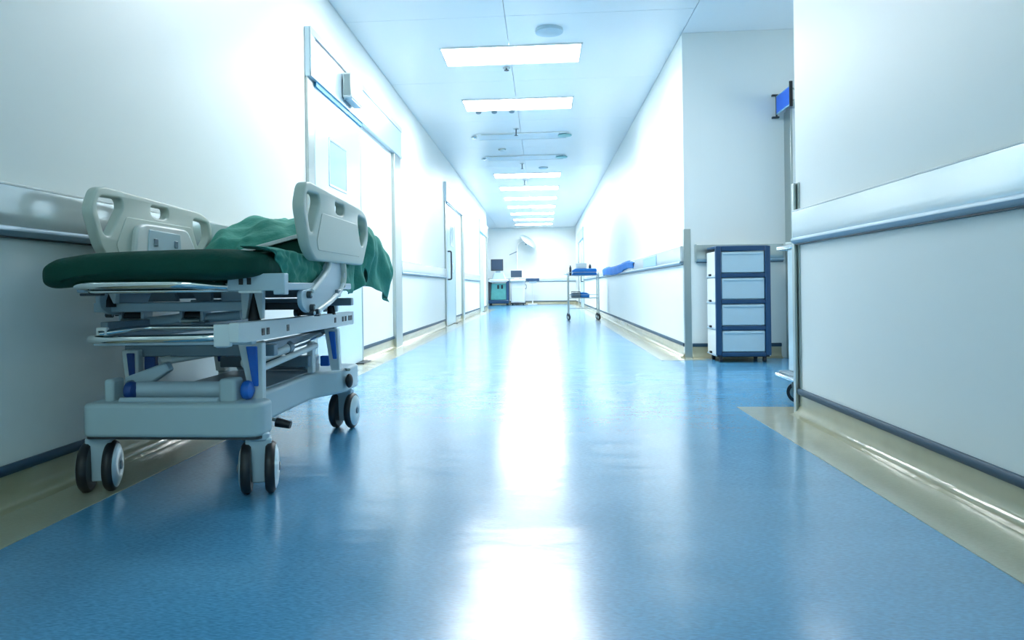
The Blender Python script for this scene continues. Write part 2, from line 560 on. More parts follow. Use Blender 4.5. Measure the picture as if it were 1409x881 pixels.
# round air diffuser
t = thing('ceiling_vent', 'round pale grey ceiling air diffuser in front of nearest lit panel', 'vent', (.09, 6.38, H - .03))
obj('outer_ring', lathe(bmesh.new(), [(.085, 0), (.12, .004), (.12, .0295), (.085, .0295)], 32, Matrix.Translation((.09, 6.38, H - .03))), 'drawer', t)
for r in (.07, .05, .028):
    obj('ring', lathe(bmesh.new(), [(r - .006, -.004), (r + .006, 0), (r + .006, .02), (r - .006, .02)], 28, Matrix.Translation((.09, 6.38, H - .026))), 'drawer', t)


def sprinkler(x, y, drop, label):
    t = thing('sprinkler', label, 'sprinkler', (x, y, H - drop), 'ceiling sprinklers')
    obj('rose', lathe(bmesh.new(), [(.035, 0), (.04, .006), (.02, .012)], 18, Matrix.Translation((x, y, H - .0125))), 'steel', t)
    obj('stem', cyl(bmesh.new(), (x, y, H - drop), (x, y, H - .01), .008), 'dark', t)
    obj('deflector', lathe(bmesh.new(), [(.026, 0), (.026, .004), (.01, .008)], 16, Matrix.Translation((x, y, H - drop - .002))), 'dark', t)


sprinkler(-.335, 7.43, .03, 'small ceiling sprinkler just beyond nearest lit panel')
sprinkler(-.34, 10.3, .10, 'hanging ceiling sprinkler between lit panel and first unlit panel')
sprinkler(-.335, 13.2, .10, 'hanging ceiling sprinkler between second unlit panel and next lit panel')
sprinkler(-.34, 15.3, .10, 'hanging ceiling sprinkler beyond the first lit panel of the far row')
for x, lab in ((-.783, 'left of three flat ceiling detectors behind the second lit panel'),
               (-.581, 'middle of three flat ceiling detectors behind the second lit panel'),
               (-.358, 'right of three flat ceiling detectors behind the second lit panel')):
    o = obj('detector', lathe(bmesh.new(), [(.022, 0), (.034, .008), (.036, .0245)], 18, Matrix.Translation((x, 9.27, H - .025))), 'grey')
    tag(o, lab, 'detector', 'flat ceiling detectors')
o = obj('detector', lathe(bmesh.new(), [(.03, 0), (.06, .012), (.065, .0345)], 18, Matrix.Translation((-.62, 11.8, H - .035))), 'steel')
tag(o, 'small round ceiling detector between the two unlit panels', 'detector')
o = obj('detector', lathe(bmesh.new(), [(.07, 0), (.09, .012), (.09, .0295)], 18, Matrix.Translation((.05, 13.7, H - .03))), 'drawer')
tag(o, 'flat pale detector right of centre before far lit row', 'detector')

# ------------------------------------------------------------------ hospital stretcher
bed = thing('hospital_stretcher', 'wheeled hospital stretcher with green mattress and side rails by left wall', 'stretcher', (-1.18, 2.8, 0))
CX = -1.18


# casters
def caster_at(x, y, rz):
    c = obj('caster', bmesh_fork(), 'frame', bed, bevel=.006, origin=(x, y, 0))
    return c


def fork_bm():
    m = bmesh.new()
    prism(m, [(-.040, .178), (-.040, .128), (-.023, .098), (-.021, .036), (.021, .036), (.023, .098), (.040, .128), (.040, .178)], 'y', -.022, .022)
    return m


def place(bm_, x, y, rz=0.):
    bmesh.ops.transform(bm_, verts=bm_.verts, matrix=Matrix.Translation((x, y, 0)) @ Matrix.Rotation(rz, 4, 'Z'))
    return bm_


RX = Matrix.Rotation(pi / 2, 4, 'Y')


def wheel_bm(x):
    return lathe(bmesh.new(), [(.050, -.016), (.074, -.015), (.081, -.008), (.082, 0), (.081, .008), (.074, .015), (.050, .016)], 40,
                 Matrix.Translation((x, 0, .082)) @ RX)


def disc_bm(x, s):
    m = lathe(bmesh.new(), [(.070, 0), (.070, .004), (.055, .010), (.022, .014), (.018, .012)], 36, Matrix.Translation((x, 0, .082)) @ Matrix.Rotation(s * pi / 2, 4, 'Y'))
    return m


def hub_bm(x, s):
    return lathe(bmesh.new(), [(.014, 0), (.014, .004), (.008, .006)], 20, Matrix.Translation((x + s * .013, 0, .082)) @ Matrix.Rotation(s * pi / 2, 4, 'Y'))


def caster(x, y, rz):
    c = obj('caster', place(fork_bm(), x, y, rz), 'frame', bed, bevel=.005)
    obj('axle', place(cyl(bmesh.new(), (-.05, 0, .082), (.05, 0, .082), .012), x, y, rz), 'dark', c)
    for s in (-1, 1):
        obj('wheel', place(wheel_bm(s * .037), x, y, rz), 'black', c)
        obj('wheel_cover', place(disc_bm(s * .049, s), x, y, rz), 'steelpanel', c)
        obj('hub_cap', place(hub_bm(s * .049, s), x, y, rz), 'grey', c)
    obj('swivel_collar', place(lathe(bmesh.new(), [(.030, .170), (.034, .174), (.034, .190), (.030, .194)], 24), x, y, rz), 'frame', c)


caster(-1.450, 2.275, .30)
caster(-.915, 2.275, .30)
caster(-.935, 3.36, -.08)
caster(-1.44, 3.36, .1)

# base
pl = [(-1.477, 2.215), (-.888, 2.215), (-.888, 2.335), (-.935, 2.365), (-.975, 2.42), (-.975, 3.02), (-.885, 3.20), (-.885, 3.44),
      (-1.475, 3.44), (-1.475, 3.20), (-1.385, 3.02), (-1.385, 2.42), (-1.425, 2.365), (-1.477, 2.335)]
pl = [tuple(p) for p in roundpoly(pl, [.035, .05, .03, .03, .03, .06, .06, .02, .02, .06, .06, .03, .03, .03], 5)]
obj('base_cover', PR(pl, 'z', .186, .294), 'cover', bed, bevel=.013, segs=4)
obj('base_seam', PR([(a * 1.0, b) for a, b in roundpoly([(-1.472, 2.222), (-.893, 2.222), (-.893, 2.33), (-1.472, 2.33)], .03, 4)], 'z', .180, .188), 'dark', bed)
obj('base_tray', B(-1.36, -1.0, 2.45, 3.1, .288, .30), 'grey', bed, bevel=.004)
# brake linkage under the base, pedals
m = cyl(bmesh.new(), (-1.05, 2.42, .155), (-.96, 2.42, .155), .016); cyl(m, (-1.03, 2.40, .17), (-1.03, 2.44, .15), .02)
box(m, -1.06, -.975, 2.38, 2.46, .165, .19)
obj('brake_linkage', m, 'dark', bed)
obj('brake_link_plate', lathe(bmesh.new(), [(.02, 0), (.02, .01), (.008, .012)], 20, Matrix.Translation((-.985, 2.375, .168)) @ Matrix.Rotation(pi / 2, 4, 'X')), 'steel', bed)
p = obj('pedal_arm', T([(-.975, 2.46, .215), (-.93, 2.45, .203), (-.905, 2.44, .198)], .006), 'steel', bed)
obj('pedal', cyl(bmesh.new(), (-.918, 2.44, .196), (-.868, 2.44, .186), .017, .013, 14), 'black', p)
p = obj('pedal_arm', T([(-.91, 3.24, .285), (-.875, 3.22, .29), (-.868, 3.20, .29)], .007), 'steel', bed)
m = bmesh.new(); bmesh.ops.create_uvsphere(m, u_segments=18, v_segments=10, radius=1, matrix=Matrix.Translation((-.872, 3.22, .238)) @ Matrix.Diagonal((.016, .026, .032, 1)))
obj('pedal', m, 'black', p)

# lower pivot assembly above the front of the base
for x0, x1 in ((-1.432, -1.400), (-1.045, -.990)):
    obj('pivot_bracket', B(x0, x1, 2.27, 2.34, .288, .366), 'cover', bed, bevel=.010, segs=3)
    obj('pivot_bracket', B(x0, x1, 3.10, 3.17, .288, .366), 'cover', bed, bevel=.010, segs=3)
obj('cross_cylinder', cyl(bmesh.new(), (-1.345, 2.32, .325), (-1.045, 2.32, .325), .028, n=28), 'frame', bed)
obj('cross_bar', cyl(bmesh.new(), (-1.37, 2.262, .299), (-1.04, 2.262, .299), .010), 'frame', bed)
obj('cross_cylinder', cyl(bmesh.new(), (-1.345, 3.13, .325), (-1.045, 3.13, .325), .028, n=28), 'frame', bed)
for y, x in ((2.30, -1.355), (2.31, -.965)):
    obj('pivot_knob', lathe(bmesh.new(), [(.012, -.02), (.028, -.012), (.032, .0), (.028, .012), (.012, .02)], 20,
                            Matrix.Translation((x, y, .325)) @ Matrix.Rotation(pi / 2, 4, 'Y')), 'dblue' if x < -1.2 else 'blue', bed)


# swing arms from the base pivots up to the middle frame
def arm(p0, p1, w0, w1, t, m_='pale'):
    p0, p1 = Vector(p0), Vector(p1)
    d = (p1 - p0).normalized(); n_ = Vector((0, 1, 0)).cross(d).normalized()
    poly = [p0 - n_ * w0 - d * w0 * .5, p0 - d * w0, p0 + n_ * w0 - d * w0 * .5, p1 + n_ * w1 + d * w1 * .4, p1 - n_ * w1 + d * w1 * .4]
    mm = bmesh.new()
    lo = [mm.verts.new(q - Vector((0, t, 0))) for q in poly]; hi = [mm.verts.new(q + Vector((0, t, 0))) for q in poly]
    N = len(poly)
    mm.faces.new(lo); mm.faces.new(hi[::-1])
    for i in range(N):
        mm.faces.new((lo[i], hi[i], hi[(i + 1) % N], lo[(i + 1) % N]))
    bmesh.ops.recalc_face_normals(mm, faces=mm.faces)
    return mm


a_ = obj('swing_arm', arm((-1.385, 2.38, .338), (-1.27, 2.38, .395), .034, .016, .02), 'frame', bed, bevel=.006)
obj('pivot_bolt', cyl(bmesh.new(), (-1.388, 2.345, .34), (-1.388, 2.362, .34), .013), 'grey', a_)
obj('swing_strut', T([(-1.305, 2.42, .410), (-1.20, 2.5, .425), (-1.02, 2.6, .455)], .013), 'pale', bed)
obj('strut_end', cyl(bmesh.new(), (-1.315, 2.405, .408), (-1.29, 2.43, .411), .018), 'white', bed)


# lift legs: four tapering white legs with a bright blue inset
def lift_leg(xt, xb, y, zt, zb, wt, wb, side):
    m_ = bmesh.new()
    prism(m_, [(xt - wt, zt), (xt + wt, zt), (xb + wb, zb), (xb - wb, zb)], 'y', y - .018, y + .018)
    l = obj('lift_leg', m_, 'pale', bed, bevel=.004)
    f = lambda t: (xt + (xb - xt) * t, zt + (zb - zt) * t, wt + (wb - wt) * t)
    (a, za, wa), (b, zb_, wb_) = f(.06), f(.72)
    m_ = bmesh.new()
    prism(m_, [(a - wa * .30, za), (a + wa * .62, za), (b + wb_ * .55, zb_), (b - wb_ * .15, zb_)], 'y', y - .026, y - .016)
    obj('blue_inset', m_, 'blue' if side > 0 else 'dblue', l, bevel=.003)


lift_leg(-.965, -.944, 2.35, .478, .280, .042, .020, 1)
lift_leg(-.914, -.896, 3.10, .480, .300, .030, .020, 1)
lift_leg(-1.42, -1.41, 2.42, .45, .280, .030, .020, -1)
lift_leg(-1.42, -1.41, 3.10, .45, .300, .030, .020, -1)
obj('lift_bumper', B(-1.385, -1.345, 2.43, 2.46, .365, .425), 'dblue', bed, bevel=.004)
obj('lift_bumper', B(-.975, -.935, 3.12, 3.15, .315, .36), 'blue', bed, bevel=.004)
# longitudinal hydraulic cylinders
h = obj('hydraulic_cylinder', cyl(bmesh.new(), (-.985, 2.40, .372), (-.955, 3.0, .415), .012), 'pale', bed)
h = obj('hydraulic_cylinder', cyl(bmesh.new(), (-1.02, 2.43, .40), (-.985, 2.75, .428), .020, n=24), 'pale', bed)
obj('piston_rod', cyl(bmesh.new(), (-.985, 2.75, .428), (-.955, 3.12, .455), .008), 'chrome', h)
obj('cylinder_cap', cyl(bmesh.new(), (-.989, 2.73, .426), (-.985, 2.76, .429), .025, n=24), 'grey', h)
h = obj('hydraulic_cylinder', cyl(bmesh.new(), (-1.10, 2.70, .40), (-1.00, 3.02, .435), .017, n=24), 'frame', bed)
obj('lower_cross_beam', B(-1.35, -.97, 2.95, 3.0, .33, .375), 'grey', bed, bevel=.004)
obj('support_post', B(-.99, -.965, 2.99, 3.03, .30, .43), 'pale', bed, bevel=.003)

# middle frame
for s, x0, x1, mm in ((1, -.915, -.885, 'pale'), (-1, -1.400, -1.375, 'grey')):
    yn = 2.06 if s == 1 else 2.205
    m_ = PR([(yn, .556), (yn, .498), (yn + .06, .494), (3.36, .487), (3.36, .546)], 'x', x0, x1)
    ch = obj('side_channel', m_, mm, bed, bevel=.003)
    if s == 1:
        for y in (2.235, 2.275, 2.46, 3.04, 3.16, 3.205, 3.265, 3.30):
            obj('slot', B(x1 - .001, x1 + .002, y, y + .022, .508, .53), 'black', ch)
obj('channel_end', B(-.962, -.912, 2.06, 2.08, .486, .552), 'pale', bed, bevel=.003)
obj('frame_corner', B(-1.402, -1.368, 2.185, 2.205, .486, .540), 'pale', bed, bevel=.004)
obj('frame_corner', B(-.985, -.95, 2.12, 2.15, .478, .535), 'frame', bed, bevel=.004)
obj('middle_cross_beam', B(-1.455, -.92, 2.43, 2.47, .424, .464), 'grey', bed, bevel=.004)
obj('middle_cross_beam', B(-1.455, -.92, 3.16, 3.20, .455, .495), 'grey', bed, bevel=.004)
obj('middle_cross_beam', B(-1.445, -.92, 2.24, 2.28, .478, .492), 'frame', bed, bevel=.003)
obj('inner_beam', B(-1.40, -1.36, 2.47, 3.16, .43, .46, -1.02, -.98, 2.47, 3.16, .435, .465), 'grey', bed, bevel=.004)
h = obj('foot_handle', T([(-.96, 2.14, .512), (-1.02, 2.12, .509), (-1.30, 2.11, .507), (-1.375, 2.12, .507), (-1.40, 2.16, .507)], .013, rad=.06), 'chrome', bed)
obj('foot_handle', T([(-1.39, 2.18, .520), (-1.33, 2.24, .53), (-1.30, 2.30, .532), (-1.0, 2.32, .53)], .010, rad=.06), 'chrome', bed)

# upper frame support
obj('upper_cross_beam', B(-1.535, -1.00, 2.38, 2.42, .582, .614), 'frame', bed, bevel=.004)
obj('upper_cross_beam', B(-1.50, -.80, 3.0, 3.04, .582, .614), 'grey', bed, bevel=.004)
obj('upper_cross_beam', B(-1.45, -.77, 2.70, 2.74, .622, .650), 'grey', bed, bevel=.004)
obj('lower_upper_beam', B(-1.25, -.80, 2.60, 2.635, .578, .604), 'dark', bed, bevel=.004)
for x in (-1.475, -1.395, -1.255, -1.18):
    obj('hanger_plate', B(x - .006, x + .006, 2.44, 2.50, .54, .60), 'frame', bed, bevel=.002)
for xa, xb, za, zb in ((-1.385, -1.26, .545, .556), (-1.175, -1.05, .555, .566)):
    obj('cross_roller', cyl(bmesh.new(), (xa, 2.47, za), (xb, 2.47, zb), .017), 'frame', bed)
for xa, xb in ((-1.47, -1.40), (-1.25, -1.185)):
    r_ = obj('roller_grip', cyl(bmesh.new(), (xa, 2.47, .562), (xb, 2.47, .562), .020), 'dark', bed)
    obj('roller_sleeve', cyl(bmesh.new(), (xa - .0, 2.44, .548), (xb, 2.44, .548), .010), 'steel', r_)
obj('mount_block', B(-1.43, -1.38, 2.42, 2.47, .515, .545, -1.21, -1.16, 2.42, 2.47, .515, .545), 'grey', bed, bevel=.003)


def support_leg(x, y, z0, z1, w_=.034):
    l = obj('support_leg', PR([(x - w_ * 1.1, z1), (x - w_ * .15, z1), (x - w_ * .62, z0), (x - w_ * .95, z0)], 'y', y - .012, y + .012), 'pale', bed, bevel=.002)
    obj('support_leg', PR([(x + w_ * .15, z1), (x + w_ * 1.1, z1), (x + w_ * 1.0, z0), (x + w_ * .78, z0)], 'y', y - .012, y + .012), 'pale', bed, bevel=.002)
    obj('rubber_cone', lathe(bmesh.new(), [(w_ * .62, z0 - .012), (w_ * .55, z0 + .01), (w_ * .15, z1 - .01)], 16, Matrix.Translation((x, y + .01, 0))), 'black', bed)


support_leg(-.938, 2.30, .558, .650)
support_leg(-1.47, 2.36, .612, .655)
support_leg(-.895, 3.02, .556, .650, .030)
support_leg(-1.45, 3.02, .556, .650, .030)
m = bmesh.new()
prism(m, [(-1.36, .66), (-1.29, .66), (-1.27, .615), (-1.38, .615)], 'y', 2.45, 2.47)
prism(m, [(-1.23, .66), (-1.15, .66), (-1.15, .615), (-1.20, .615)], 'y', 2.45, 2.47)
obj('gusset', m, 'grey', bed, bevel=.002)
obj('drive_box', B(-1.12, -1.03, 2.46, 2.56, .615, .655), 'frame', bed, bevel=.005)
obj('latch_box', B(-.865, -.83, 2.62, 2.66, .556, .585, -.86, -.80, 2.61, 2.66, .575, .58), 'dark', bed, bevel=.003)
m = cyl(bmesh.new(), (-.92, 2.66, .567), (-.835, 2.66, .567), .012); cyl(m, (-.925, 2.66, .567), (-.905, 2.66, .567), .016); cyl(m, (-.85, 2.66, .567), (-.83, 2.66, .567), .016)
obj('release_bar', m, 'dark', bed)

# upper frame
b_ = obj('bumper_box', PR([(-.938, .649), (-.938, .701), (-.762, .701), (-.762, .637), (-.797, .637), (-.797, .649)], 'y', 2.105, 2.14), 'frame', bed, bevel=.003)
for x in (-.902, -.877):
    obj('slot', B(x, x + .013, 2.1035, 2.106, .668, .688), 'black', b_)
obj('box_lip', B(-.90, -.83, 2.098, 2.11, .643, .650), 'pale', b_)
for x in (-.80, -1.42):
    obj('side_tube', B(x - .014, x + .014, 2.14, 2.95, .650, .674), 'frame', bed, bevel=.004)
obj('platform', B(-1.40, -.83, 2.12, 2.80, .665, .672), 'grey', bed, bevel=.003)
obj('platform', B(-1.40, -.83, 2.83, 3.90, .665, .672), 'grey', bed, bevel=.003)
obj('push_handle', T([(-.935, 2.13, .662), (-.97, 2.08, .665), (-1.04, 2.04, .672), (-1.33, 2.03, .673), (-1.375, 2.05, .672), (-1.385, 2.14, .670)], .0135, rad=.07), 'chrome', bed)
obj('push_handle', T([(-.935, 2.12, .652), (-1.08, 2.07, .652), (-1.34, 2.06, .653), (-1.39, 2.14, .655)], .006, rad=.05), 'chrome', bed)
obj('foot_arch', T([(-1.36, 2.11, .676), (-1.30, 2.10, .69), (-1.22, 2.10, .697), (-1.10, 2.10, .694), (-.98, 2.12, .688)], .014, rad=.08), 'steel', bed)
obj('release_lever', B(-1.385, -1.315, 2.08, 2.10, .640, .648), 'dark', bed, bevel=.003)

# side rail support arms
ap = [(2.628, .757), (2.571, .709), (2.401, .651), (2.335, .650), (2.315, .640), (2.318, .60), (2.365, .576), (2.481, .567), (2.55, .588), (2.70, .622), (2.79, .675), (2.784, .757)]
for x in (-.790, -1.478):
    s = 1 if x > -1 else -1
    a_ = obj('rail_arm', plate([tuple(p) for p in roundpoly(ap, .03, 4)], [], .008, .002), 'frame', bed, origin=None)
    a_.location.x += x
    e1 = T([(x + s * .010, 2.632, .755), (x + s * .012, 2.60, .722), (x + s * .012, 2.53, .690), (x + s * .010, 2.415, .645)], .009, rad=.04)
    obj('arm_edge', e1, 'pale', bed)
    e1 = T([(x + s * .010, 2.80, .75), (x + s * .012, 2.81, .69), (x + s * .012, 2.76, .645), (x + s * .012, 2.62, .605), (x + s * .010, 2.47, .575)], .010, rad=.06)
    obj('arm_cover', T([(x + s * .004, 2.80, .757), (x + s * .004, 2.815, .70), (x + s * .004, 2.79, .665)], .019, rad=.06), 'cream', bed)
    obj('arm_edge', e1, 'pale', bed)
    for (y, z) in ((2.375, .634), (2.405, .590), (2.40, .572), (2.455, .575)):
        obj('pivot_bolt', cyl(bmesh.new(), (x, y, z), (x + s * .022, y, z), .012 if z > .58 else .009), 'dark', bed)
        obj('bolt_head', cyl(bmesh.new(), (x, y, z), (x + s * .026, y, z), .006), 'frame', bed)

# side rails
out = [(2.275, .925), (2.310, .998), (2.35, 1.010), (2.99, .990), (3.078, .962), (3.085, .870), (2.99, .752), (2.40, .750), (2.335, .79)]
h1 = [(2.322, .974), (2.440, .978), (2.450, .950), (2.375, .842), (2.345, .846), (2.308, .935)]
h2 = [(2.922, .960), (3.045, .950), (3.058, .890), (2.995, .828), (2.96, .838), (2.922, .910)]
h3 = [(2.615, .976), (2.735, .976), (2.735, .944), (2.705, .932), (2.645, .932), (2.617, .944)]
ST = lambda L_: [(2.3 + (a - 2.3) * 1.09, b) for a, b in L_]
out, h1, h2, h3 = ST(out), ST(h1), ST(h2), ST(h3)
O = [tuple(p) for p in roundpoly(out, [.03, .04, .04, .05, .05, .03, .02, .03, .05], 6)]
HS = [[tuple(p) for p in roundpoly(h_, .022, 4)] for h_ in (h1, h2, h3)]
for x, s in ((-.780, 1), (-1.490, -1)):
    r = obj('side_rail', plate(O, HS, .019, .008), 'cream', bed, angle=60)
    r.location.x += x
    # the shallow raised panel of the face, on both sides
    face = roundpoly(ST([(2.462, .918), (2.90, .918), (2.965, .80), (2.93, .785), (2.42, .785), (2.405, .815)]), .012, 4)
    fm = PR([tuple(p) for p in face], 'x', x + .017, x + .0215)
    obj('rail_panel', fm, 'cream', bed, bevel=.0025)
    fm = PR([tuple(p) for p in face], 'x', x - .0215, x - .017)
    obj('rail_panel', fm, 'cream', bed, bevel=.0025)
x = -1.468
bx = obj('rail_control_box', PR([tuple(p) for p in roundpoly(ST([(2.50, .89), (2.56, .903), (2.84, .903), (2.92, .80), (2.48, .76)]), .03, 5)], 'x', x - .01, x + .018), 'white', bed, bevel=.008)
obj('control_panel', PR(ST([(2.565, .882), (2.775, .878), (2.785, .80), (2.555, .80)]), 'x', x + .017, x + .021), 'drawer', bx, bevel=.002)
for y in (2.62, 2.77):
    obj('control_button', B(x + .02, x + .024, y, y + .026, .822, .85), 'grey', bx, bevel=.002)

# backrest frame with its pale edge bar
bk = bmesh.new()
P8 = [(-1.32, 2.97, .735), (-.853, 3.06, .735), (-.853, 3.10, .930), (-1.31, 2.99, .795), (-1.30, 3.60, .735), (-.90, 3.60, .735), (-.95, 3.60, .86), (-1.30, 3.60, .86)]
vv = [bk.verts.new(p) for p in P8]
for f in ((0, 1, 2, 3), (5, 4, 7, 6), (1, 5, 6, 2), (4, 0, 3, 7), (3, 2, 6, 7), (1, 0, 4, 5)):
    bk.faces.new([vv[i] for i in f])
obj('backrest_wedge', bk, 'green', bed, bevel=.004)
e_ = bmesh.new()
bar(e_, (-1.340, 2.965, .793), (-.853, 3.07, .932), .018, .017)
obj('backrest_edge', e_, 'white', bed, bevel=.003)
obj('gas_strut', cyl(bmesh.new(), (-1.33, 3.1, .60), (-1.33, 3.7, .66), .012), 'chrome', bed)


# mattress
def lerp(tab, t):
    if t <= tab[0][0]:
        return tab[0][1]
    for (a, va), (b, vb) in zip(tab, tab[1:]):
        if t <= b:
            k = (t - a) / (b - a)
            k = k * k * (3 - 2 * k)
            return va + (vb - va) * k
    return tab[-1][1]


def mattress():
    m = bmesh.new()
    ytop = [(2.0, .775), (2.3, .772), (2.6, .757), (2.85, .745), (3.0, .745)]
    n = 44
    st = [2.00 + (3.98 - 2.00) * (i / 70) * .96 for i in range(71)]
    rings = []
    for i, y in enumerate(st):
        e = (y - st[0]) / .10
        k = 1 if e >= 1 else math.sqrt(max(0, 1 - (1 - e) ** 2)) * .94 + .06
        e2 = (y - st[0]) / .16
        kw = 1 if e2 >= 1 else (1 - (1 - e2) ** 2.6 * .18)
        if i == 0:
            k = .25
        zt = lerp(ytop, y); zb = .676 + .006 * sin(y * 9)
        zc, hz = (zt + zb) / 2, (zt - zb) / 2 * k
        xl, xr = -1.500, -.818 - .09 * max(0, min(1, (y - 2.85) / .15))
        cx, hw = (xl + xr) / 2, (xr - xl) / 2 * kw
        ring = []
        for j in range(n):
            a = 2 * pi * j / n
            ca, sa = cos(a), sin(a)
            ux = math.copysign(abs(ca) ** .32, ca); uz = math.copysign(abs(sa) ** .50, sa)
            x = cx + hw * ux; z = zc + hz * uz
            # the far left corner sags
            sag = max(0, (-1.27 - x) / .20) ** 1.5 * max(0, 1 - (y - 2.0) / .9)
            z -= .024 * sag
            if z < zc and x > -.87 and y > 2.25:      # the sheet hangs below the right edge
                z -= .016 * (.5 + .5 * sin(y * 23)) * min(1, (y - 2.25) * 4) + .012 * max(0, sin((y - 2.42) * 9))
            rt = max(0, min(1, (x + 1.0) / .15)) * max(0, min(1, (y - 2.1) / .2))
            nz = noise.noise(Vector((x * 6, y * 6, z * 9))) * .010 + noise.noise(Vector((x * 19, y * 26, z * 20))) * (.006 + .012 * rt) + noise.noise(Vector((x * 40, y * 60, z * 30))) * .006 * rt
            v = Vector((x, y, z)) + Vector((ux * .6, 0, uz)).normalized() * nz
            ring.append(m.verts.new(v))
        rings.append(ring)
    for a, b in zip(rings, rings[1:]):
        for j in range(n):
            m.faces.new((a[j], a[(j + 1) % n], b[(j + 1) % n], b[j]))
    m.faces.new(rings[0][::-1]); m.faces.new(rings[-1])
    bmesh.ops.recalc_face_normals(m, faces=m.faces)
    return m


o = obj('mattress', mattress(), 'green', bed, angle=70)
ss = o.modifiers.new('smooth', 'SUBSURF'); ss.levels = 1; ss.render_levels = 1

# sheet bunched over the raised backrest: a thing of its own
Ltop = [(3.0, .86), (3.06, .89), (3.18, .953), (3.33, .986), (3.55, 1.003), (3.70, 1.02), (3.84, 1.068), (3.95, 1.072), (4.08, 1.045)]
Rtop = [(3.0, .87), (3.10, .94), (3.20, .975), (3.35, .965), (3.50, .935), (3.65, .885), (3.78, .82), (3.86, .76), (4.22, .72)]
Rbot = [(2.80, .660), (2.86, .640), (2.98, .632), (3.10, .640), (3.19, .675), (3.27, .745), (3.36, .675), (3.50, .635), (3.66, .604), (3.80, .580), (3.84, .60), (3.88, .65), (3.92, .70)]


def sheet():
    m = bmesh.new()
    NY, NT, NS, NL = 64, 48, 20, 10
    XA, XB = -1.450, -.800

    def wr(q):
        n_ = noise.noise(Vector((q.x * 24, q.y * 20, q.z * 24))) * .008 + noise.noise(Vector((q.x * 8 + 5, q.y * 10, q.z * 12))) * .014
        return Vector((n_ * .5, 0, n_ * .8))

    def top(t, s):
        x = XA + (XB - XA) * t
        yf = 3.0 + .23 * max(0, x + 1.285) - .03
        zf = .765 if x < -1.30 else .812 + .282 * max(0, x + 1.285)
        y = yf + s * (4.10 - yf)
        zl, zr = lerp(Ltop, y), lerp(Rtop, y)
        e = max(0, min(1, (y - 3.5) / .4))
        u = t * t * (3 - 2 * t)
        u = u * (1 - e) + (t ** .75) * e
        z = zl + (zr - zl) * u
        rim = min(1, (.5 - abs(t - .5)) * 12)
        z += (.024 * sin(y * 15 + x * 11) * sin(x * 16 + 1.3) + .022 * noise.noise(Vector((x * 8, y * 8, 3)))) * rim + (rim - 1) * .025
        k = min(1, (y - yf) / .22); k = math.sqrt(1 - (1 - k) ** 2)
        z = zf + (z - zf) * k
        q = Vector((x, y, z))
        e = max(0, (y - 3.72) / .38)
        q.x -= max(0, q.x + 1.3) * .30 * e ** 1.3
        return q
    rows = []
    for i in range(NY + 1):
        s = i / NY
        row = []
        q0 = top(0, s)
        for k in range(NL):
            t = k / NL
            row.append(Vector((q0.x - .03 * sin(pi * t), q0.y, .758 + (q0.z - .758) * t)))
        for k in range(NT + 1):
            row.append(top(k / NT, s))
        rows.append([m.verts.new(q + wr(q)) for q in row])
    for a, b in zip(rows, rows[1:]):
        for j in range(len(a) - 1):
            m.faces.new((a[j], a[j + 1], b[j + 1], b[j]))
    # the length hanging down at the right side
    rows = []
    N = 84
    for i in range(N + 1):
        y = 2.84 + (3.92 - 2.84) * i / N
        if y < 3.07:
            zt = .752 + (top(1, .0).z - .752) * max(0, (y - 2.95) / .12)
            xt = XB - .005
        else:
            q = top(1, (y - 3.07) / (4.10 - 3.07))
            zt, xt = q.z, q.x
        zb = min(lerp(Rbot, y), zt - .01)
        row = []
        for k in range(NS + 1):
            t = k / NS
            z = zt + (zb - zt) * t
            amp = .028 * min(1, t * 1.6)
            fold = sin(y * 19 + t * 3.2) * .7 + sin(y * 41 - t * 4.0 + 1) * .45
            x = xt + .018 * sin(pi * min(1, t * 1.3)) + amp * fold
            if y < 3.12:
                x = min(x, -.796)
            row.append(Vector((x, y + .05 * t * sin(y * 9), z)))
        rows.append([m.verts.new(q + wr(q)) for q in row])
    for a, b in zip(rows, rows[1:]):
        for j in range(len(a) - 1):
            m.faces.new((a[j], a[j + 1], b[j + 1], b[j]))
    # sheet corner over the mattress edge, its lighter green painting that side as lit
    rows = []
    for i in range(61):
        y = 2.10 + .78 * i / 60
        kk = min(1, .04 + (y - 2.10) / .22); kk = kk * kk * (3 - 2 * kk)
        hem = .674 - .016 * max(0, sin((y - 2.25) * 6.5)) + .006 * sin(y * 70)
        zt = lerp([(2.0, .782), (2.3, .779), (2.6, .765), (2.85, .753), (3.0, .753)], y)
        row = []
        for k in range(19):
            t = k / 18
            if t < .35:
                x = -.90 + .10 * t / .35; z = zt + .004 - .012 * (t / .35) ** 3
            else:
                u = (t - .35) / .65
                x = -.808 + .008 * sin(pi * min(1, u * 1.2)); z = zt - .008 + (hem - zt + .008) * u * kk
            f = .004 * sin(y * 75 + 5 * sin(y * 17) - t * 3 + z * 40) + .012 * noise.noise(Vector((y * 26, z * 34, 7))) + .006 * noise.noise(Vector((y * 60, z * 70, 3)))
            row.append(Vector((x + f * (1 if t > .35 else .2), y, z + f * (.6 if t < .5 else .1))))
        rows.append([m.verts.new(q) for q in row])
    for a, b in zip(rows, rows[1:]):
        for j in range(len(a) - 1):
            m.faces.new((a[j], a[j + 1], b[j + 1], b[j]))
    bmesh.ops.remove_doubles(m, verts=m.verts, dist=.0005)
    bmesh.ops.recalc_face_normals(m, faces=m.faces)
    return m


o = obj('bed_sheet', sheet(), 'cloth', angle=80)
sd = o.modifiers.new('thickness', 'SOLIDIFY'); sd.thickness = .004; sd.offset = -1
ss = o.modifiers.new('smooth', 'SUBSURF'); ss.levels = 1; ss.render_levels = 1
tag(o, 'rumpled green sheet bunched over the raised stretcher backrest, hanging at its right', 'sheet')

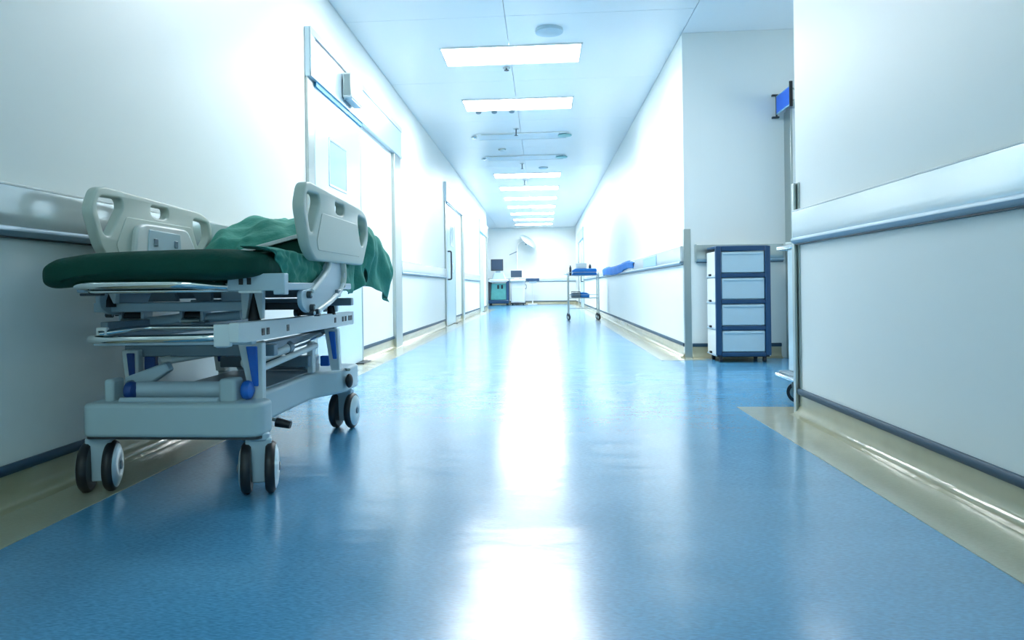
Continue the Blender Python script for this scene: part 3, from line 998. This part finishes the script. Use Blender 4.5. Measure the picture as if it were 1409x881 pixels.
# ------------------------------------------------------------------ drawer cart in the bay
cx0, cx1, cy0, cy1 = 1.445, 1.892, 6.19, 6.53
cart = thing('drawer_cart', 'navy framed plastic drawer cart with four pale drawers in the bay', 'cart', ((cx0 + cx1) / 2, (cy0 + cy1) / 2, 0))
zs = [.085, .305, .525, .745, .965]
tk = .035
fr = bmesh.new()
for x0, x1 in ((cx0, cx0 + .045), (cx1 - .045, cx1)):
    box(fr, x0, x1, cy0, cy0 + .035, .06, .97)
for z in zs:
    box(fr, cx0 + .045, cx1 - .045, cy0, cy0 + .035, z - tk, z + (.005 if z > .9 else 0))
obj('front_frame', fr, 'navy', cart, bevel=.006)
obj('top', PR([tuple(p) for p in roundpoly([(cx0, cy0 + .03), (cx1, cy0 + .03), (cx1, cy1), (cx0, cy1)], .03, 4)], 'z', .955, .975), 'navy', cart, bevel=.005)
for i in range(4):
    z0, z1 = zs[i], zs[i + 1] - tk
    dr = obj('drawer', B(cx0 + .048, cx1 - .048, cy0 + .008, cy1 - .04, z0 + .003, z1 - .003), 'drawer', cart, bevel=.008)
    obj('drawer_lip', B(cx0 + .06, cx1 - .06, cy0 + .002, cy0 + .012, z1 - .03, z1 - .012), 'drawer', dr, bevel=.004)
    obj('side_panel', B(cx0 + .002, cx0 + .03, cy0 + .036, cy1, z0 - tk + .012, z1), 'white', cart, bevel=.008)
    obj('side_panel', B(cx1 - .03, cx1 - .002, cy0 + .036, cy1, z0 - tk + .012, z1), 'white', cart, bevel=.008)
    obj('shelf', B(cx0 - .004, cx1 + .004, cy0 + .036, cy1, z0 - tk, z0 - tk + .014), 'frame', cart, bevel=.004)
    obj('side_clip', B(cx0 - .012, cx0 + .004, cy0 + .17, cy0 + .22, z0 - tk + .014, z0 - tk + .032), 'black', cart, bevel=.003)
obj('base', B(cx0 + .01, cx1 - .01, cy0 + .02, cy1 - .01, .045, .062), 'black', cart, bevel=.004)
for x in (cx0 + .04, cx1 - .05):
    for y in (cy0 + .03, cy1 - .05):
        c = obj('caster', B(x - .012, x + .012, y - .016, y + .016, .03, .048), 'black', cart)
        obj('wheel', lathe(bmesh.new(), [(.012, -.014), (.022, -.012), (.022, .012), (.012, .014)], 20, Matrix.Translation((x, y, .022)) @ Matrix.Rotation(pi / 2, 4, 'Y')), 'black', c)

# ------------------------------------------------------------------ steel cabinet half hidden by the near corner
cab = thing('steel_trolley_cabinet', 'stainless steel cabinet trolley on casters half hidden by right wall corner', 'cabinet', (1.68, 3.97, 0))
bd = obj('body', B(1.355, 2.0, 3.80, 4.14, .17, .865), 'steelpanel', cab, bevel=.006)
obj('top', B(1.345, 2.01, 3.79, 4.15, .865, .880), 'steel', cab, bevel=.004)
obj('side_panel', B(1.349, 1.356, 3.83, 4.11, .21, .83), 'steelpanel', cab, bevel=.002)
obj('door_panel', B(1.38, 1.67, 4.14, 4.147, .20, .84), 'steelpanel', cab, bevel=.003)
obj('door_panel', B(1.68, 1.97, 4.14, 4.147, .20, .84), 'steelpanel', cab, bevel=.003)
obj('push_bar', T([(1.355, 4.13, .845), (1.30, 4.13, .845), (1.30, 3.81, .845), (1.355, 3.81, .845)], .012, rad=.025), 'chrome', cab)
obj('bumper_rail', T([(1.36, 4.18, .150), (1.298, 4.18, .150), (1.298, 3.765, .150), (1.36, 3.765, .150), (2.03, 3.765, .150), (2.03, 4.18, .150), (1.36, 4.18, .150)], .012, rad=.03), 'chrome', cab)
obj('bottom_tray', B(1.31, 2.01, 3.775, 4.165, .145, .17), 'grey', cab, bevel=.004)
for x, y in ((1.375, 4.07), (1.375, 3.85), (1.95, 4.07), (1.95, 3.85)):
    mt = Matrix.Translation((x, y, .058)) @ Matrix.Rotation(.9, 4, 'Z') @ Matrix.Rotation(pi / 2, 4, 'Y')
    c = obj('caster', B(x - .022, x + .022, y - .02, y + .02, .122, .145), 'steel', cab, bevel=.003)
    m = bmesh.new(); bar(m, (x - .018, y - .008, .125), (x - .010, y - .012, .055), .006, .03, (1, 0, 0)); bar(m, (x + .018, y + .008, .125), (x + .014, y + .012, .055), .006, .03, (1, 0, 0))
    obj('fork', m, 'steel', c)
    obj('wheel', lathe(bmesh.new(), [(.030, -.012), (.052, -.011), (.057, 0), (.052, .011), (.030, .012)], 30, mt), 'black', c)
    obj('wheel_rim', lathe(bmesh.new(), [(.012, -.015), (.034, -.013), (.034, .013), (.012, .015)], 24, mt), 'steel', c)

# ------------------------------------------------------------------ projecting blue sign in the bay
sg = thing('hanging_sign', 'blank blue sign plate projecting from bay wall above the door frame', 'sign', (2.08, 6.4, 2.1))
obj('blade', B(2.070, 2.076, 6.20, 6.56, 2.135, 2.30), 'blade', sg, bevel=.002)
obj('blue_face', B(2.0665, 2.070, 6.215, 6.545, 2.148, 2.288, 2.076, 2.0795, 6.215, 6.545, 2.148, 2.288), 'signblue', sg)
obj('end_bar', B(2.060, 2.086, 6.185, 6.20, 2.12, 2.33), 'black', sg, bevel=.002)
obj('back_bar', B(2.066, 2.080, 6.56, 6.57, 2.12, 2.315), 'dark', sg, bevel=.002)
obj('wall_bracket', B(2.04, 2.10, 6.57, 6.5995, 2.11, 2.125, 2.04, 2.10, 6.57, 6.5995, 2.305, 2.32), 'dark', sg, bevel=.002)
obj('stand_off', cyl(cyl(bmesh.new(), (2.09, 6.195, 2.17), (2.24, 6.42, 2.17), .006), (2.09, 6.195, 2.27), (2.24, 6.42, 2.27), .006), 'steel', sg)

# ------------------------------------------------------------------ instrument trolley down the right side
TY0, TY1 = 14.0, 14.45
tr = thing('instrument_trolley', 'two-shelf steel trolley on casters stacked with blue linen by right wall', 'trolley', (.79, 14.2, 0))
for x in (.505, 1.075):
    for y in (TY0, TY1):
        obj('post', cyl(bmesh.new(), (x, y, .12), (x, y, .90), .012), 'steel', tr)
for z in (.865, .435):
    sh = obj('shelf', B(.50, 1.08, TY0, TY1, z - .012, z), 'steel', tr, bevel=.003)
    zz = z + .055
    obj('guard_rail', tube(tube(bmesh.new(), [(.505, TY0, zz), (1.075, TY0, zz)], .005), [(.505, TY1, zz), (1.075, TY1, zz)], .005), 'chrome', sh)
    obj('side_guard_rail', tube(tube(bmesh.new(), [(.505, TY0, zz), (.505, TY1, zz)], .005), [(1.075, TY0, zz), (1.075, TY1, zz)], .005), 'chrome', sh)
obj('brace', cyl(bmesh.new(), (.505, TY1, .22), (1.075, TY1, .22), .008), 'steel', tr)
obj('push_handle', T([(.505, TY0, .88), (.44, TY0, .90), (.44, TY1, .90), (.505, TY1, .88)], .01), 'chrome', tr)
for x in (.505, 1.075):
    for y in (TY0, TY1):
        c = obj('caster', B(x - .02, x + .02, y - .01, y + .01, .07, .135), 'dark', tr, bevel=.004)
        obj('wheel', lathe(bmesh.new(), [(.03, -.014), (.055, -.012), (.060, 0), (.055, .012), (.03, .014)], 24,
                           Matrix.Translation((x, y, .060)) @ Matrix.Rotation(.4, 4, 'Z') @ Matrix.Rotation(pi / 2, 4, 'Y')), 'black', c)
        obj('wheel_rim', lathe(bmesh.new(), [(.01, -.018), (.028, -.016), (.028, .016), (.01, .018)], 20,
                               Matrix.Translation((x, y, .060)) @ Matrix.Rotation(.4, 4, 'Z') @ Matrix.Rotation(pi / 2, 4, 'Y')), 'steel', c)
for i, (z0, z1, lab) in enumerate(((.8655, .925, 'folded blue linen, lower bundle on trolley top shelf'), (.926, .995, 'folded blue linen, upper bundle on trolley top shelf'))):
    m = bmesh.new()
    prism(m, [(.59 + .01 * i, z0), (1.045, z0), (1.05, (z0 + z1) / 2), (1.035, z1), (.62 + .02 * i, z1), (.58, (z0 + z1) / 2)], 'y', 14.04, 14.41)
    o = obj('folded_linen', m, 'linen', bevel=.015, segs=3)
    tag(o, lab, 'linen', 'blue linen on the trolley')
o = obj('folded_linen', PR([(.74, .4355), (.90, .4355), (.905, .50), (.85, .53), (.74, .54)], 'y', 14.05, 14.38), 'linen', bevel=.012, segs=3)
tag(o, 'folded blue linen on trolley lower shelf beside dark basket', 'linen', 'blue linen on the trolley')
bk = thing('wire_basket', 'dark grey ribbed basket on trolley lower shelf', 'basket', (.64, 14.2, .4355))
obj('tray', B(.56, .73, 14.05, 14.38, .4355, .53), 'grey', bk, bevel=.006)
m = bmesh.new()
for k in range(7):
    x = .562 + .0265 * k
    box(m, x, x + .008, 14.04, 14.05, .44, .55)
box(m, .555, .735, 14.035, 14.052, .545, .557)
obj('ribs', m, 'dark', bk)
o = obj('glove_box', B(.655, .86, 14.08, 14.25, .9995, 1.10), 'white', bevel=.006)
tag(o, 'small white box standing on blue linen of the trolley', 'box')
for x, lab in ((.545, 'small dark bottle at left end of trolley top'), (.93, 'small dark bottle right of white box on trolley top')):
    z = .9995 if x > .6 else .8655
    o = obj('bottle', lathe(bmesh.new(), [(.024, 0), (.026, .01), (.026, .055), (.012, .07), (.012, .085)] if x > .6 else [(.02, 0), (.022, .02), (.022, .15), (.012, .165), (.012, .19)], 16, Matrix.Translation((x if x > .6 else .545, 14.2 if x > .6 else 14.03, z))), 'dark')
    tag(o, lab, 'bottle')

# rail reflections built as solids: blue linen as cloth, another as a pale plate
m = bmesh.new()
rows = []
for i in range(41):
    t = i / 40
    y = 9.95 + 4.9 * t
    top = 1.005 + .012 * sin(t * 9) - (.03 if t < .12 else 0) * (1 - t / .12)
    row = []
    for k in range(11):
        s = k / 10
        x = XR - .003 - .045 * min(1, s * 3) - .012 * sin(y * 9 + s * 3) * s
        z = top - .15 * max(0, s - .15) / .85 * (1 if k < 10 else 1) * (.55 + .45 * min(1, t * 3))
        row.append(m.verts.new((x, y, z)))
    rows.append(row)
for a, b in zip(rows, rows[1:]):
    for j in range(10):
        m.faces.new((a[j], a[j + 1], b[j + 1], b[j]))
bmesh.ops.recalc_face_normals(m, faces=m.faces)
o = obj('linen_reflection', m, 'linen')
sd = o.modifiers.new('thickness', 'SOLIDIFY'); sd.thickness = .006
tag(o, 'long blue linen reflection along the right wall rail behind trolley, built as cloth', 'cloth')
o = obj('reflection_plate', B(XR - .036, XR - .031, 8.0, 9.0, .868, .980), 'blade', bevel=.003)
tag(o, 'pale blue plate for a reflection in the right wall rail, nearer than the linen one', 'plate')

# ------------------------------------------------------------------ machines by the far wall
us = thing('ultrasound_machine', 'teal and navy ultrasound machine with dark monitor at corridor end', 'machine', (-1.56, 26.5, 0))
obj('base', B(-1.95, -1.20, 26.15, 26.9, .07, .20), 'navy', us, bevel=.03)
obj('body', PR([(-1.88, .20), (-1.25, .20), (-1.30, .80), (-1.83, .80)], 'y', 26.25, 26.8), 'teal', us, bevel=.02)
obj('side_cover', PR([(-1.95, .12), (-1.86, .12), (-1.84, .88), (-1.97, .92)], 'y', 26.2, 26.8), 'dark', us, bevel=.015)
obj('side_cover', PR([(-1.29, .12), (-1.20, .12), (-1.19, .90), (-1.30, .88)], 'y', 26.2, 26.8), 'navy', us, bevel=.015)
for x in (-1.62, -1.48):
    obj('probe_slot', B(x, x + .07, 26.235, 26.25, .60, .74), 'black', us, bevel=.004)
obj('console', PR([(-1.95, .88), (-1.85, .84), (-1.28, .84), (-1.20, .90), (-1.27, .95), (-1.86, .95)], 'y', 26.0, 26.7), 'white', us, bevel=.02)
obj('keyboard_deck', PR([(-1.82, .95), (-1.32, .95), (-1.40, 1.18), (-1.74, 1.18)], 'y', 26.3, 26.6), 'drawer', us, bevel=.02)
obj('monitor_neck', B(-1.68, -1.50, 26.45, 26.55, 1.18, 1.32), 'frame', us, bevel=.01)
mo = obj('monitor', B(-1.85, -1.40, 26.38, 26.44, 1.26, 1.68), 'dark', us, bevel=.012)
obj('screen', B(-1.82, -1.43, 26.374, 26.381, 1.30, 1.65), 'screen', mo)
for x in (-1.88, -1.27):
    for y in (26.25, 26.8):
        obj('caster', lathe(bmesh.new(), [(.03, -.03), (.055, -.025), (.055, .025), (.03, .03)], 18, Matrix.Translation((x, y, .055)) @ Matrix.Rotation(pi / 2, 4, 'Y')), 'black', us)

wm = thing('white_machine_cart', 'white cabinet machine with small monitor beside the ultrasound machine', 'machine', (-.9, 26.6, 0))
obj('cabinet', B(-1.13, -.62, 26.3, 26.85, .09, .86), 'white', wm, bevel=.02)
obj('front_door', B(-1.11, -.66, 26.285, 26.3, .13, .66), 'white', wm, bevel=.006)
obj('base', B(-1.14, -.60, 26.28, 26.87, .05, .09), 'dark', wm, bevel=.01)
obj('deck', PR([(-1.155, .86), (-.60, .86), (-.62, .94), (-1.13, .94)], 'y', 26.15, 26.85), 'white', wm, bevel=.015)
mo = obj('monitor', B(-1.16, -.70, 26.45, 26.5, .98, 1.29), 'white', wm, bevel=.01)
obj('screen', B(-1.13, -.73, 26.443, 26.451, 1.01, 1.26), 'screen', mo)
obj('monitor_foot', B(-1.0, -.86, 26.42, 26.56, .94, .98), 'white', wm, bevel=.006)
obj('side_handle', T([(-.62, 26.35, .60), (-.57, 26.35, .60), (-.57, 26.35, .74), (-.62, 26.35, .74)], .012), 'grey', wm)
for x in (-1.08, -.68):
    for y in (26.36, 26.8):
        obj('caster', lathe(bmesh.new(), [(.015, -.02), (.027, -.018), (.027, .018), (.015, .02)], 16, Matrix.Translation((x, y, .027)) @ Matrix.Rotation(pi / 2, 4, 'Y')), 'black', wm)

tt = thing('overbed_tray', 'narrow navy tray table standing right of the white machine', 'tray table', (-.35, 26.5, 0))
obj('tray_top', B(-.58, -.10, 26.3, 26.7, .87, .97), 'navy', tt, bevel=.01)
obj('tray_rim', B(-.47, -.20, 26.34, 26.66, .80, .87), 'frame', tt, bevel=.008)
obj('stem', cyl(bmesh.new(), (-.35, 26.5, .05), (-.35, 26.5, .80), .02), 'white', tt)
obj('foot', B(-.52, -.18, 26.35, 26.65, .005, .05), 'white', tt, bevel=.01)

ol = thing('operating_lamp', 'mobile operating lamp with tilted pale dish above the white machine', 'lamp', (-.9, 27.1, 0))
obj('pole', T([(-.92, 27.1, .08), (-.92, 27.1, 2.18), (-.86, 27.1, 2.27), (-.62, 27.1, 2.38)], .016, rad=.08), 'white', ol)
obj('base', lathe(bmesh.new(), [(.24, .0), (.25, .03), (.06, .08), (.02, .10)], 24, Matrix.Translation((-.92, 27.1, 0))), 'white', ol)
mt = Matrix.Translation((-.48, 27.0, 2.36)) @ Matrix.Rotation(radians(40), 4, 'Y') @ Matrix.Rotation(radians(14), 4, 'X')
obj('dish', lathe(bmesh.new(), [(.36, -.05), (.37, -.03), (.33, .03), (.20, .08), (.06, .10)], 32, mt), 'steelpanel', ol)
obj('dish_glass', lathe(bmesh.new(), [(.05, -.062), (.30, -.056), (.34, -.048)], 32, mt), 'white', ol)
obj('grip', cyl(bmesh.new(), mt @ Vector((0, 0, -.06)), mt @ Vector((0, 0, -.18)), .03), 'grey', ol)
obj('arm_handle', T([(-1.20, 27.08, 1.86), (-1.0, 27.08, 1.95), (-.92, 27.08, 1.98)], .018), 'grey', ol)
